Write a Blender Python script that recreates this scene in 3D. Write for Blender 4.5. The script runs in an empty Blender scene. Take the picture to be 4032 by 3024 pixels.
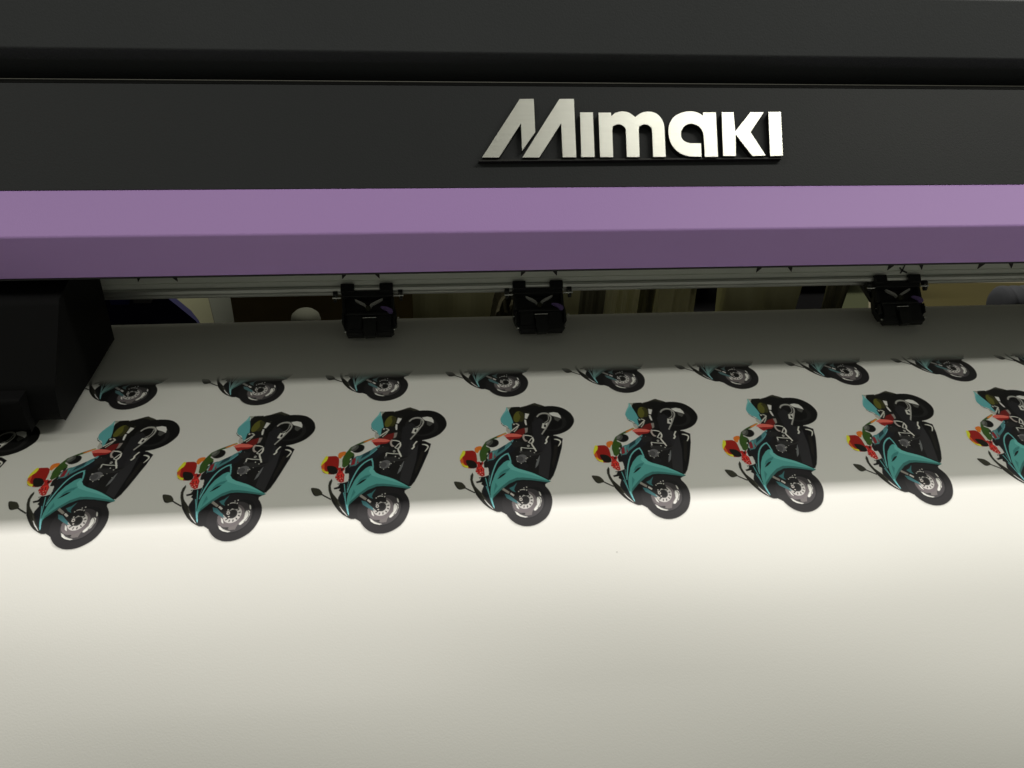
import bpy, bmesh, math, random
import numpy as np
from mathutils import Vector, Matrix
random.seed(7)
SC = bpy.context.scene
COL = SC.collection

# ------------------------------------------------------------------ camera
H0 = 1.28                                   # eye height above the floor, metres
YAW, PITCH, ROLL, FPX = map(float, (math.radians(-7.4717), math.radians(33.0), math.radians(2.2593), 3308.7))
cy, sy, cp, sp = math.cos(YAW), math.sin(YAW), math.cos(PITCH), math.sin(PITCH)
vf = Vector((-sy * cp, cy * cp, -sp)); vr = Vector((cy, sy, 0)); vu = vr.cross(vf)
cr, sr = math.cos(ROLL), math.sin(ROLL)
vr, vu = cr * vr + sr * vu, -sr * vr + cr * vu
cam_d = bpy.data.cameras.new('camera'); cam = bpy.data.objects.new('camera', cam_d); COL.objects.link(cam)
cam_d.sensor_width = 36; cam_d.lens = 36 * FPX / 4032; cam_d.clip_start = .02; cam_d.clip_end = 50
m = Matrix((vr, vu, -vf)).transposed().to_4x4(); m.translation = (0, 0, H0); cam.matrix_world = m
cam_d.dof.use_dof = False
SC.camera = cam

def at(x, y, Y):
    """point at depth Y seen through photo pixel x, y (before the H0 lift)"""
    d = vf + vr * ((x - 2016) / FPX) - vu * ((y - 1512) / FPX)
    return d * (Y / d.y)

# ------------------------------------------------------------------ light
w = bpy.data.worlds.new('World'); SC.world = w; w.use_nodes = True
bg = w.node_tree.nodes['Background']; bg.inputs[0].default_value = (.90, .91, .75, 1); bg.inputs[1].default_value = .14
def area(name, loc, target, sx, sy_, power, col, spread=180):
    l = bpy.data.lights.new(name, 'AREA'); l.shape = 'RECTANGLE'; l.size = sx; l.size_y = sy_; l.energy = power; l.color = col
    l.spread = math.radians(spread)
    o = bpy.data.objects.new(name, l); COL.objects.link(o); o.location = loc
    o.rotation_euler = (math.atan2(target[1] - loc[1], loc[2] - target[2]), 0, 0)      # tube axis stays parallel to the printer
    return o
area('front_light', (1.60, .465, H0 + 1.50), (.7, .5, H0 - .35), 1.9, .155, 17, (1.0, .985, .875)); area('front_light', (-1.30, .465, H0 + 1.50), (-.7, .5, H0 - .35), 1.7, .155, 6, (1.0, .985, .875))  # the left one is an added fill that evens out light on the sheet
area('lamp_back', (.30, 2.213, H0 + 1.50), (.05, .44, H0 - .38), 2.8, .04, 116, (1.0, .95, .905))
SC.view_settings.view_transform = 'Standard'; SC.view_settings.look = 'None'
SC.view_settings.exposure = 0; SC.view_settings.gamma = 1
# ------------------------------------------------------------------ helpers
def lin(c):
    out = []
    for v in c:
        v = v / 255.0
        out.append(v / 12.92 if v <= .04045 else ((v + .055) / 1.055) ** 2.4)
    return out
def mat(name, col, rough=.5, metal=0, spec=.5, bump=0, bscale=400, var=0, vscale=8, aniso=0, stretch=None):
    m = bpy.data.materials.new(name); m.use_nodes = True; nt = m.node_tree; N = nt.nodes; L = nt.links
    b = N['Principled BSDF']; b.inputs['Roughness'].default_value = rough; b.inputs['Metallic'].default_value = metal
    b.inputs['Specular IOR Level'].default_value = spec; b.inputs['Base Color'].default_value = (*col, 1)
    tc = N.new('ShaderNodeTexCoord'); src = tc.outputs['Object']
    if stretch:
        mp = N.new('ShaderNodeMapping'); mp.inputs['Scale'].default_value = stretch; L.new(src, mp.inputs[0]); src = mp.outputs[0]
    if var:
        n = N.new('ShaderNodeTexNoise'); n.inputs['Scale'].default_value = vscale; n.inputs['Detail'].default_value = 5; L.new(src, n.inputs['Vector'])
        mx = N.new('ShaderNodeMix'); mx.data_type = 'RGBA'
        mx.inputs[6].default_value = (*[c * (1 - var) for c in col], 1); mx.inputs[7].default_value = (*[min(1, c * (1 + var)) for c in col], 1)
        L.new(n.outputs['Fac'], mx.inputs[0]); L.new(mx.outputs[2], b.inputs['Base Color'])
        mr = N.new('ShaderNodeMapRange'); mr.inputs[3].default_value = rough * .88; mr.inputs[4].default_value = min(1, rough * 1.12)
        L.new(n.outputs['Fac'], mr.inputs[0]); L.new(mr.outputs[0], b.inputs['Roughness'])
    if bump:
        n2 = N.new('ShaderNodeTexNoise'); n2.inputs['Scale'].default_value = bscale; n2.inputs['Detail'].default_value = 3; L.new(src, n2.inputs['Vector'])
        bp = N.new('ShaderNodeBump'); bp.inputs['Strength'].default_value = bump; bp.inputs['Distance'].default_value = .0006
        L.new(n2.outputs['Fac'], bp.inputs['Height']); L.new(bp.outputs[0], b.inputs['Normal'])
    return m
def tag(o, label=None, cat=None, group=None, kind=None):
    for k, v in (('label', label), ('category', cat), ('group', group), ('kind', kind)):
        if v: o[k] = v
    return o
def empty(name, loc, label=None, cat=None, group=None):
    o = bpy.data.objects.new(name, None); COL.objects.link(o); o.location = loc; o.empty_display_size = .05
    return tag(o, label, cat, group)
def link(name, me, parent=None, mats=()):
    o = bpy.data.objects.new(name, me); COL.objects.link(o)
    for q in mats: me.materials.append(q)
    if parent: o.parent = parent
    return o
class MB:
    def __init__(s): s.v = []; s.f = []; s.mi = []; s.sm = []
    def add(s, vs, fs, mi=0, smooth=False):
        k = len(s.v); s.v += [tuple(v) for v in vs]; s.f += [tuple(i + k for i in f) for f in fs]; s.mi += [mi] * len(fs); s.sm += [smooth] * len(fs)
    def box(s, lo, hi, M=None, mi=0, taper=0):
        x0, y0, z0 = lo; x1, y1, z1 = hi; t = taper
        vs = [(x0, y0, z0), (x1, y0, z0), (x1, y1, z0), (x0, y1, z0), (x0 + t, y0 + t, z1), (x1 - t, y0 + t, z1), (x1 - t, y1 - t, z1), (x0 + t, y1 - t, z1)]
        if M: vs = [M @ Vector(v) for v in vs]
        s.add(vs, [(0, 3, 2, 1), (4, 5, 6, 7), (0, 1, 5, 4), (1, 2, 6, 5), (2, 3, 7, 6), (3, 0, 4, 7)], mi)
    def tube(s, p, q, r, n=14, mi=0, r2=None, M=None):
        p, q = Vector(p), Vector(q); d = (q - p).normalized(); a = d.orthogonal().normalized(); b = d.cross(a); r2 = r if r2 is None else r2
        vs = []
        for c, rr in ((p, r), (q, r2)):
            for i in range(n):
                t = 2 * math.pi * i / n; vs.append(c + a * (rr * math.cos(t)) + b * (rr * math.sin(t)))
        if M: vs = [M @ v for v in vs]
        s.add(vs, [(i, (i + 1) % n, n + (i + 1) % n, n + i) for i in range(n)], mi, True)
        s.add(vs, [tuple(range(n - 1, -1, -1)), tuple(range(n, 2 * n))], mi)
    def prism(s, poly, f, mi=0, mi_side=None, lid=True):
        """poly: 2D list; f(p, top) -> 3D"""
        n = len(poly); vs = [f(p, 0) for p in poly] + [f(p, 1) for p in poly]
        side = mi if mi_side is None else mi_side
        s.add(vs, [(i, (i + 1) % n, n + (i + 1) % n, n + i) for i in range(n)], side)
        if lid: s.add(vs, [tuple(range(n - 1, -1, -1)), tuple(range(n, 2 * n))], mi)
    def extr(s, yz, x0, x1, mi=0):
        s.prism(yz, lambda p, t: (x1 if t else x0, p[0], p[1]), mi)
    def build(s, name, mats, parent=None, bevel=0, seg=2, off=(0, 0, 0)):
        me = bpy.data.meshes.new(name)
        me.from_pydata([(v[0] - off[0], v[1] - off[1], v[2] - off[2]) for v in s.v], [], s.f)
        for p, mi, sm in zip(me.polygons, s.mi, s.sm): p.material_index = mi; p.use_smooth = sm
        bm = bmesh.new(); bm.from_mesh(me)
        if not bevel: pass
        bmesh.ops.recalc_face_normals(bm, faces=bm.faces); bm.to_mesh(me); bm.free()
        o = link(name, me, parent, mats if isinstance(mats, (list, tuple)) else [mats])
        o.location = off
        if bevel:
            b = o.modifiers.new('bevel', 'BEVEL'); b.width = bevel; b.segments = seg; b.limit_method = 'ANGLE'; b.angle_limit = math.radians(30); b.harden_normals = False
            for p in me.polygons: p.use_smooth = True
            w = o.modifiers.new('wn', 'WEIGHTED_NORMAL'); w.keep_sharp = True
        return o
def lift(o):
    o.location.z += H0; return o

# ------------------------------------------------------------------ materials
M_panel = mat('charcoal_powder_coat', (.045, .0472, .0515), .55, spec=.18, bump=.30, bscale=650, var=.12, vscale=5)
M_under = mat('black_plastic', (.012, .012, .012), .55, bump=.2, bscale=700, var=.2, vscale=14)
M_panel_lit = mat('charcoal_coat_lit', (.079, .083, .090), .55, spec=.18, bump=.30, bscale=650, var=.12, vscale=5)  # same paint as the panel, brighter lighting put into its colour
M_gloss = mat('smoked_acrylic', (.012, .012, .012), .5, spec=.08, var=.2, vscale=4)
M_dark = mat('black_moulding', (.017, .018, .018), .42, var=.3, vscale=30)
M_purple = mat('purple_paint', (.70, .43, .99), .45, spec=.3, bump=.22, bscale=900, var=.06, vscale=3)
M_alu = mat('anodised_aluminium', (.80, .82, .76), .55, metal=0, bump=.25, bscale=60, var=.12, vscale=6, stretch=(.05, 6, 6))
M_alu2 = mat('bright_aluminium', (.62, .63, .60), .30, metal=.75, bump=.2, bscale=60, var=.12, vscale=8, stretch=(.05, 6, 6))
M_steel = mat('polished_steel', (.8, .8, .78), .22, metal=1)
M_zinc = mat('grey_spring_steel', (.55, .55, .52), .45, metal=.2, var=.2, vscale=60)
M_lever = mat('violet_plastic', (.20, .13, .36), .45, var=.15, vscale=60)
M_soot = mat('matt_black_shell', (.006, .006, .0065), .65, spec=.12, var=.3, vscale=20)
M_rubber = mat('black_rubber', (.015, .015, .015), .7, bump=.2, bscale=500)
M_ink = mat('black_marker_ink', (.03, .028, .03), .6)
M_red = mat('black_mark_print', (.012, .006, .008), .5)
M_brush = mat('brushed_metal', (.78, .78, .735), .36, metal=.9, bump=.10, bscale=220, var=.05, vscale=30, stretch=(1, 14, 14))
M_card = mat('cardboard', (.12, .095, .040), .9, spec=.08, bump=.3, bscale=60, var=.25, vscale=20)
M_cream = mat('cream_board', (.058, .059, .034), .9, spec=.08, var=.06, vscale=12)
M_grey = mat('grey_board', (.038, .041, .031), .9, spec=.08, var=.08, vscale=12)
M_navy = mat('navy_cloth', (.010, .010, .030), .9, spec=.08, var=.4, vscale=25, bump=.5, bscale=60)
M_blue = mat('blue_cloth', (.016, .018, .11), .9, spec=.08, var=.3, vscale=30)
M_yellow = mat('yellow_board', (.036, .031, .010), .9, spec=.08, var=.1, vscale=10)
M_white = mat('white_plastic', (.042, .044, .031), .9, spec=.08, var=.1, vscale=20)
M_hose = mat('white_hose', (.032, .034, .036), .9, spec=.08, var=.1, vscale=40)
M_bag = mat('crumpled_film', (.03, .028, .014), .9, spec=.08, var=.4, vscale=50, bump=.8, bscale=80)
M_drape = mat('olive_drape', (.40, .40, .24), .9, spec=.08, var=.12, vscale=14, bump=.3, bscale=90)
M_table = mat('table_top', (.10, .09, .06), .9, spec=.08, var=.2, vscale=10)
M_floor = mat('floor_vinyl', (.12, .12, .11), .6, var=.2, vscale=5)
M_wall = mat('plaster', (.22, .22, .19), .9, var=.06, vscale=4, bump=.2, bscale=80)

# ------------------------------------------------------------------ paper profile
Z0, Y0, RC, YB, RB, U1, R2 = -.3822, .52, .34, .693, .035, .165, .52     # flat platen, front bend, back bend
def paper(u, off=0.0):
    """arc length u towards the viewer from the front bend; off = height along the normal"""
    if u > 0:
        t1 = U1 / RC
        if u <= U1: t = u / RC; y, z = Y0 - RC * math.sin(t), Z0 - RC * (1 - math.cos(t))
        else:
            y, z = Y0 - RC * math.sin(t1), Z0 - RC * (1 - math.cos(t1))
            t = min(t1 + (u - U1) / R2, 1.2); a = (t - t1) * R2; e = (u - U1) - a
            y -= R2 * (math.sin(t) - math.sin(t1)) + e * math.cos(t); z -= R2 * (math.cos(t1) - math.cos(t)) + e * math.sin(t)
        return (y - off * math.sin(t), z + off * math.cos(t))
    if Y0 - u <= YB: return (Y0 - u, Z0 + off)
    e = (Y0 - u) - YB; t = min(e / RB, 1.3); r = e - t * RB
    return (YB + RB * math.sin(t) + r * math.cos(t) + off * math.sin(t), Z0 - RB * (1 - math.cos(t)) - r * math.sin(t) + off * math.cos(t))
X_L, X_R = -1.02, 1.30
def sheet_mesh(name, us, x0, x1, nx, off, wob=0):
    vs = []; fs = []
    for i, u in enumerate(us):
        for j in range(nx + 1):
            x = x0 + (x1 - x0) * j / nx
            d = 0
            if wob:
                k = min(1, max(0, (u - .105) / .10))
                d = k * wob * (math.sin(x * 9.1 + u * 13) + .7 * math.sin(x * 15.3 - u * 21 + 1.3) + .35 * math.sin(x * 27 + u * 9))
            y, z = paper(u, off + d); vs.append((x, y, z))
    n = nx + 1
    for i in range(len(us) - 1):
        for j in range(nx): fs.append((i * n + j, i * n + j + 1, (i + 1) * n + j + 1, (i + 1) * n + j))
    me = bpy.data.meshes.new(name); me.from_pydata(vs, [], fs)
    for p in me.polygons: p.use_smooth = True
    return me

# ------------------------------------------------------------------ printer
printer = empty('wide_format_printer', (0, .6, 0), 'wide black and purple inkjet printer with raised metal lettering, feeding the white sheet', 'printer')
def part(o):            # parts are modelled round the lens height: lift them to the floor datum
    o.location.z += H0; o.parent = printer; o.matrix_parent_inverse = Matrix.Translation((0, -.6, 0)); return o
PX0, PX1 = -1.45, 1.75
UB, UT = (.695, -.1428), (.7157, -.1002)            # upper cover, front face
PT = (.686, -.1657)                               # top edge of the front panel
QT, QM, QB = (.622, -.2266), (.588, -.2480), (.592, -.2826)   # purple trim: top, nose, bottom
b = MB(); b.extr([UB, UT, (.722, -.0985), (1.00, -.078), (1.06, -.09), (1.06, -.15), (.80, -.172), (.716, -.1700)], PX0, PX1)
tag(part(b.build('upper_cover', M_panel_lit, None, .0014, 3)), 'charcoal upper cover above the logo panel')
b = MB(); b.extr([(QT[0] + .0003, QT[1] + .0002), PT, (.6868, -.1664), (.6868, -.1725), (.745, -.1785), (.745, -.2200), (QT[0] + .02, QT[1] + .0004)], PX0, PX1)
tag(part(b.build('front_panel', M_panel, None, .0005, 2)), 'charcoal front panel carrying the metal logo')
b = MB(); b.extr([(.6871, -.1700), (.6878, -.1655), (.6910, -.1648), (.6945, -.1650), (.6960, -.1672), (.7155, -.1712), (.7155, -.1750)], PX0, PX1)
part(b.build('cover_seal', M_gloss, None, .0004, 2))
b = MB(); b.extr([QT, QM, QB, (QB[0] + .003, QB[1]), (QM[0] + .005, QM[1]), (QT[0] + .004, QT[1] - .003), (.74, -.2270), (.74, -.2240)], PX0, PX1)
part(b.build('purple_trim', M_purple, None, .0018, 4))
b = MB(); b.extr([(QT[0] + .010, QT[1] - .0034), (QM[0] + .0085, QM[1]), (QB[0] + .0034, QB[1] + .001), (QB[0] + .02, QB[1] + .001), (.74, -.2400), (.74, -.2275)], PX0, PX1)
part(b.build('bounce_blocker', M_under, None))  # unseen dark backing, added to cut light bouncing under the cover
b = MB(); b.box((PX0, QB[0] + .0005, QB[1] - .0012), (PX1, QB[0] + .020, QB[1] - .0001))
part(b.build('trim_lip', M_dark, None))
# end towers and body
for xe in (PX0 - .30, PX1):
    b = MB(); b.box((xe, .46, -1.02), (xe + .30, 1.06, -.045)); part(b.build('end_housing', M_panel, None, .01, 3))
b = MB(); b.box((PX0, .535, Z0 - .075), (PX1, .69, Z0 - .003))
part(b.build('platen', M_alu, None))
b = MB()
us = [i * .02 for i in range(0, 31)]
prof = [paper(u, -.004) for u in us]; prof2 = [(p[0] + .003, p[1] - .012) for p in prof]
b.extr(prof + prof2[::-1], PX0, PX1)
part(b.build('front_apron', M_alu, None))
b = MB(); b.box((PX0, .60, Z0 - .62), (PX1, .85, Z0 - .16)); part(b.build('base_body', M_under, None, .01))
for x in (-1.2, 1.5):
    b = MB(); b.box((x - .04, .35, -1.275), (x + .04, .95, -1.20)); part(b.build('stand_foot', M_panel, None, .004))
    b = MB(); b.box((x - .03, .62, -1.202), (x + .03, .72, Z0 - .60)); part(b.build('stand_post', M_panel, None, .004))

# beam: upper face, groove, bright lower rail
zt = lambda y, Y: at(2016, y, Y).z
BX = at(2016, 1100, .69).x
YF = .690
z_face_b = zt(1117, YF)
b = MB()
b.extr([(YF, -.245), (YF, zt(1090, YF)), (YF + .0012, zt(1091.5, YF)), (YF + .0012, zt(1093.5, YF)), (YF, zt(1095, YF)), (YF, zt(1112, YF)), (YF + .004, zt(1120, YF)), (.80, zt(1120, YF)), (.80, -.245)], PX0, PX1)
beam = part(b.build('beam', M_alu, None, .0003, 1)); tag(beam, 'grey aluminium beam carrying the pinch rollers')
YR = .6865
b = MB()
b.extr([(YR + .0008, zt(1120.5, YR)), (YR - .0002, zt(1122, YR)), (YR - .0008, zt(1134, YR)), (YR + .0030, zt(1135, YR + .003)), (YR + .0042, zt(1137, YR + .004)), (YR + .0042, zt(1146, YR + .004)), (YR + .003, zt(1147, YR + .003)), (YR + .003, zt(1150, YR + .003)), (YR + .05, zt(1150, YR)), (YR + .05, zt(1120.5, YR))], PX0, PX1)
part(b.build('lower_rail', M_alu2, None, .0003, 1))
# position marks: pairs of black triangles
def mark_x(x, y): return at(x, y, YF).x
yl = lambda x: 1086 - (x - 560) * .0158                   # photo height of the visible top of the face at x
pairs = [((560, 540), (668, 698)), ((1347, 1374), (1468, 1495)), ((2050, 2077), (2167, 2192)), ((2972, 2998), (3085, 3110)), ((3483, 3512), (3597, 3618)), ((3834, 3864), (3944, 3967))]
def tri(pts, name='position_mark', m_=None):
    b = MB(); b.prism(pts, lambda p, t: (p[0], YF - (.0004 if t else -.0002), p[1]))
    return part(b.build(name, m_ or M_red, None))
for (a, b_) in pairs:
    for (xo, xi) in ((min(a), max(a)), (max(b_), min(b_))):
        X0m, X1m = mark_x(xo, 1095), mark_x(xi, 1095); xm = (xo + xi) / 2
        yt = yl(xm); zb = at(xm, yt + 24, YF).z; zt_ = at(xm, yt - 12, YF).z
        wv = X1m - X0m
        q = tri([(X0m, zt_), (X0m + wv * 1.45, zt_), (X0m + wv * .06, zb), (X0m, zb)])
        if xo == 3618: pass
# handwritten mark
ox = lambda zx, zy: at(3250 + zx * .226, 980 + zy * .226, YF)
b = MB()
for a, c in (((1290, 325), (1340, 380)), ((1340, 380), (1420, 412)), ((1382, 285), (1345, 360)), ((1345, 360), (1303, 425))):
    p, q = ox(*a), ox(*c); d = Vector((q.x - p.x, 0, q.z - p.z)).normalized(); n = Vector((-d.z, 0, d.x)) * .00075
    vs = [p + n, q + n, q - n, p - n]; k = [Vector((v.x, YF - .00035, v.z)) for v in vs]; k2 = [Vector((v.x, YF + .0002, v.z)) for v in vs]
    b.add(k + k2, [(0, 1, 2, 3), (0, 4, 5, 1), (1, 5, 6, 2), (2, 6, 7, 3), (3, 7, 4, 0)])
part(b.build('handwritten_mark', M_ink, None))

# ------------------------------------------------------------------ logo
LO = 1.7 * 0 + .0055
pa, pb = Vector((0, *QT)), Vector((0, *PT)); e_b = (pb - pa).normalized(); e_n = Vector((0, -e_b.z, e_b.y)).normalized()
if e_n.z < 0: e_n = -e_n
def on_panel(zx, zy, off):
    x, y = 1850 + zx * .58770, 350 + zy * .58770
    d = vf + vr * ((x - 2016) / FPX) - vu * ((y - 1512) / FPX)
    o = pa + e_n * off; t = o.dot(e_n) / d.dot(e_n); P = d * t
    return P.x, (P - o).dot(e_b)
def panel_pt(p, off): 
    v = pa + e_b * p[1] + e_n * off; return Vector((p[0], v.y, v.z))
def smoothpts(pts, n=5):
    """points flagged with a third value are rounded with a Catmull-Rom curve"""
    N = len(pts); out = []
    for i in range(N):
        a, b_, c, d = pts[i - 1], pts[i], pts[(i + 1) % N], pts[(i + 2) % N]
        if len(b_) > 2 and len(c) > 2:
            for k in range(n):
                t = k / n
                out.append(tuple(.5 * ((2 * b_[q]) + (-a[q] + c[q]) * t + (2 * a[q] - 5 * b_[q] + 4 * c[q] - d[q]) * t * t + (-a[q] + 3 * b_[q] - 3 * c[q] + d[q]) * t ** 3) for q in (0, 1)))
        else: out.append((b_[0], b_[1]))
    return out
S = 1
LET = [
 [(82, 460), (335, 68), (428, 68), (438, 290), (350, 415), (343, 230), (195, 460)],
 [(352, 460), (600, 68), (697, 68), (713, 458), (622, 458), (612, 230), (465, 460)],
 [(738, 158), (824, 158), (836, 457), (747, 457)],
 [(862, 160), (945, 160), (947, 182, S), (975, 162, S), (1020, 152, S), (1065, 160, S), (1108, 190, S), (1108, 190), (1108, 190, S), (1148, 162, S), (1200, 153, S), (1252, 168, S), (1290, 212, S), (1304, 275, S), (1312, 455), (1228, 455), (1222, 290, S), (1210, 254, S), (1178, 238, S), (1146, 246, S), (1131, 278, S), (1137, 456), (1052, 456), (1046, 290, S), (1036, 257, S), (1005, 238, S), (973, 244, S), (954, 275, S), (960, 457), (873, 457)],
 [(1562, 158), (1648, 158), (1662, 455), (1575, 455), (1567, 320, S), (1552, 272, S), (1522, 244, S), (1480, 234, S), (1442, 246, S), (1418, 280, S), (1416, 320, S), (1436, 350, S), (1480, 365, S), (1548, 365), (1552, 455), (1470, 452, S), (1404, 428, S), (1355, 378, S), (1332, 310, S), (1336, 240, S), (1368, 188, S), (1420, 160, S), (1475, 151, S), (1528, 160, S), (1562, 180)],
 [(1687, 157), (1766, 157), (1778, 285), (1880, 157), (1968, 157), (1880, 290), (1982, 447), (1893, 450), (1780, 305), (1782, 450), (1697, 450)],
 [(2000, 155), (2083, 155), (2097, 448), (2012, 450)],
]
b = MB()
strip = [on_panel(60, 466, LO), on_panel(2097, 452, LO), on_panel(2097, 461, LO), on_panel(60, 479, LO)]
strip = [(p[0], p[1]) for p in strip]
b.prism(strip, lambda p, t: panel_pt(p, .0040 if t else -.0002))
logo = part(b.build('logo', M_under, None, .0003, 1)); tag(logo, 'raised brushed metal maker name on a black backing strip')
for L_ in LET:
    pts = [on_panel(x, y, LO) for x, y in smoothpts(L_)]
    b = MB()
    b.prism(pts, lambda p, t: panel_pt(p, LO - .0006 if t else -.0001), 1)
    ctr = (sum(p[0] for p in pts) / len(pts), sum(p[1] for p in pts) / len(pts))
    # metal face plate
    b.prism(pts, lambda p, t: panel_pt(p, LO + .0002 if t else LO - .0006), 0)
    o = b.build('letter', [M_brush, M_under], None, .00035, 2)
    o.location.z += 0; o.parent = logo; o.matrix_parent_inverse = Matrix.Identity(4)

# ------------------------------------------------------------------ pinch rollers
def pinch(xc, yc0, first=None):
    """xc: photo column of the unit's centre at the rail"""
    P0 = at(xc, yc0, .6868)
    if first:
        r = first.copy(); COL.objects.link(r); r.location = Vector((P0.x, P0.y, P0.z + H0)) - Vector((0, 0, 0)); r.parent = printer; r.matrix_parent_inverse = Matrix.Translation((0, -.6, 0))
        for ch in first.children:
            c = ch.copy(); COL.objects.link(c); c.parent = r
        return r
    P1 = Vector((P0.x, .6560, Z0 + .0085))
    bx = Vector((1, 0, 0)); bd = (P1 - P0); L = bd.length; bd.normalize(); bn = bx.cross(bd); 
    if bn.z < 0: bn = -bn
    k = .0487 / 980                      # metres per zoom pixel across
    kd = L / 820                         # per zoom pixel down
    M = Matrix((bx, bd, bn)).transposed().to_4x4()
    def B(b, x0, x1, y0, y1, n0, n1, mi=0, taper=0): b.box(((x0 - 1100) * k, (y0 - 650) * kd, n0), ((x1 - 1100) * k, (y1 - 650) * kd, n1), M, mi, taper)
    def T(b, p, q, r, mi=0, r2=None): b.tube(((p[0] - 1100) * k, (p[1] - 650) * kd, p[2]), ((q[0] - 1100) * k, (q[1] - 650) * kd, q[2]), r, 12, mi, r2, M)
    def PL(b, pts, n0, n1, mi=0): b.prism([((x - 1100) * k, (y - 650) * kd) for x, y in pts], lambda p, t: M @ Vector((p[0], p[1], n1 if t else n0)), mi)
    b = MB()
    B(b, 622, 862, 545, 700, -.002, .0062); B(b, 1310, 1552, 545, 700, -.002, .0062)     # lugs gripping the rail
    B(b, 620, 1560, 655, 782, -.010, .0035, taper=.0006)
    B(b, 640, 690, 770, 1060, -.010, .0015); B(b, 1505, 1560, 770, 1060, -.010, .0015)
    B(b, 640, 1560, 780, 1060, -.010, -.006)
    PL(b, [(640, 900), (1560, 890), (1600, 1060), (1605, 1250), (1560, 1330), (1520, 1370), (700, 1370), (655, 1290), (618, 1180), (622, 1060)], -.010, -.003)
    B(b, 700, 1540, 1045, 1110, -.003, .0026, taper=.0005)
    PL(b, [(735, 1110), (985, 1110), (985, 1345), (735, 1345)], -.003, .001); PL(b, [(1250, 1110), (1500, 1110), (1500, 1345), (1250, 1345)], -.003, .001)
    PL(b, [(1015, 1230), (1225, 1230), (1240, 1420), (1205, 1500), (1040, 1505), (1010, 1430)], -.003, .0045)
    for sx in (650, 1540):
        B(b, sx, sx + 22, 1100, 1290, -.003, .0035)
    T(b, (560, 700, 0), (480, 700, 0), .0031); T(b, (1640, 690, 0), (1720, 690, 0), .0031)
    T(b, (540, 790, -.001), (490, 790, -.001), .0024); T(b, (1660, 780, -.001), (1715, 780, -.001), .0024)
    body = b.build('pinch_roller', M_dark, None, .0004, 2, off=P0)
    tag(part(body), 'black pinch roller unit clamped to the beam')
    def sub(b, name, m_, bev=0):
        o = b.build(name, m_, None, bev, 2, off=(0, 0, 0)); o.parent = body; return o
    # body verts: shift so local origin is P0 (mesh built in local coords directly)
    b = MB(); PL(b, [(720, 1352), (1540, 1340), (1552, 1420), (1500, 1462), (1230, 1470), (740, 1475), (705, 1430)], -.006, .0005); sub(b, 'roller_fork', M_dark, .0004)
    for (x0, x1) in ((735, 1000), (1240, 1500)):
        b = MB(); T(b, (x0, 1425, -.0025), (x1, 1425, -.0025), .0034); sub(b, 'roller', M_rubber)
    for (xa, ya, xb, yb, xc_) in ((470, 778, 622, 776, 537), (1558, 755, 1735, 750, 1659)):
        b = MB(); T(b, (xa, ya, .0018), (xb, yb, .0018), .0009); sub(b, 'shaft', M_steel)
        b = MB(); T(b, (xc_ - 9, (ya + yb) / 2, .0018), (xc_ + 9, (ya + yb) / 2, .0018), .0015); sub(b, 'collar', M_steel)
    for (px, py) in ((688, 1388), (1556, 1362), (618, 1170), (1630, 1148)):
        b = MB(); T(b, (px - 14, py, -.0005), (px + 14, py, -.0005), .0009 if py > 1300 else .0006); sub(b, 'axle_pin', M_steel)
    b = MB()
    PL(b, [(858, 795), (905, 812), (975, 845), (1040, 885), (1075, 935), (1095, 985), (1062, 975), (1030, 925), (960, 888), (880, 835)], -.002, .0008)
    PL(b, [(1362, 788), (1355, 822), (1280, 868), (1180, 915), (1140, 985), (1105, 985), (1115, 930), (1150, 885), (1250, 830), (1320, 800)], -.002, .0008)
    sub(b, 'spring', M_zinc, .0003)
    b = MB(); T(b, (1100, 985, -.002), (1100, 985, .0036), .0024); sub(b, 'spring_stud', M_white)
    b = MB(); PL(b, [(1315, 975), (1345, 962), (1440, 975), (1525, 1020), (1540, 1065), (1515, 1100), (1470, 1098), (1430, 1045), (1350, 1005)], .0026, .0046); sub(b, 'release_lever', M_lever, .0005)
    b = MB(); T(b, (1000, 1155, .0022), (1240, 1153, .0022), .00055); sub(b, 'pin', M_steel)
    b = MB(); B(b, 1000, 1240, 1172, 1230, -.003, .0018); sub(b, 'label_plate', mat('dark_grey_plate', (.03, .03, .03), .4), .0003)
    b = MB(); b.tube((-.015, .004, -.021), (-.015, .056, -.0100), .0042, 8); b.tube((-.0175, .050, -.0112), (-.0125, .050, -.0112), .0055, 10); sub(b, 'rear_arm', M_dark)
    return body
# geometry for the first unit is generated around its own origin
_build = MB.build
def _local_build(s, name, mats, parent=None, bevel=0, seg=2, off=(0, 0, 0)):
    o = _build(s, name, mats, parent, bevel, seg, (0, 0, 0)); o.location = off; return o
MB.build = _local_build
u1 = pinch(1449, 1147)
MB.build = _build
pinch(2118, 1135, u1)
pinch(3527, 1110, u1)

# ------------------------------------------------------------------ print carriage parked at the left under the cover
b = MB()
CXR = -.262
b.extr([(.612, -.292), (.585, -.296), (.538, -.345), (.534, -.366), (.540, -.3735), (.665, -.376), (.668, -.30), (.668, -.292)], CXR - .36, CXR)
carriage = part(b.build('print_carriage', M_soot, None, .014, 5)); tag(carriage, 'matt black print head carriage at the left end')
b = MB(); b.extr([(.525, -.345), (.528, -.374), (.58, -.3765), (.58, -.345)], CXR - .34, CXR - .02)
o = b.build('carriage_skirt', M_soot, None, .004, 3); o.parent = carriage
b = MB(); b.box((CXR - .10, .532, -.360), (CXR - .03, .540, -.350)); o = b.build('carriage_panel', M_dark, None, .002); o.parent = carriage
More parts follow.
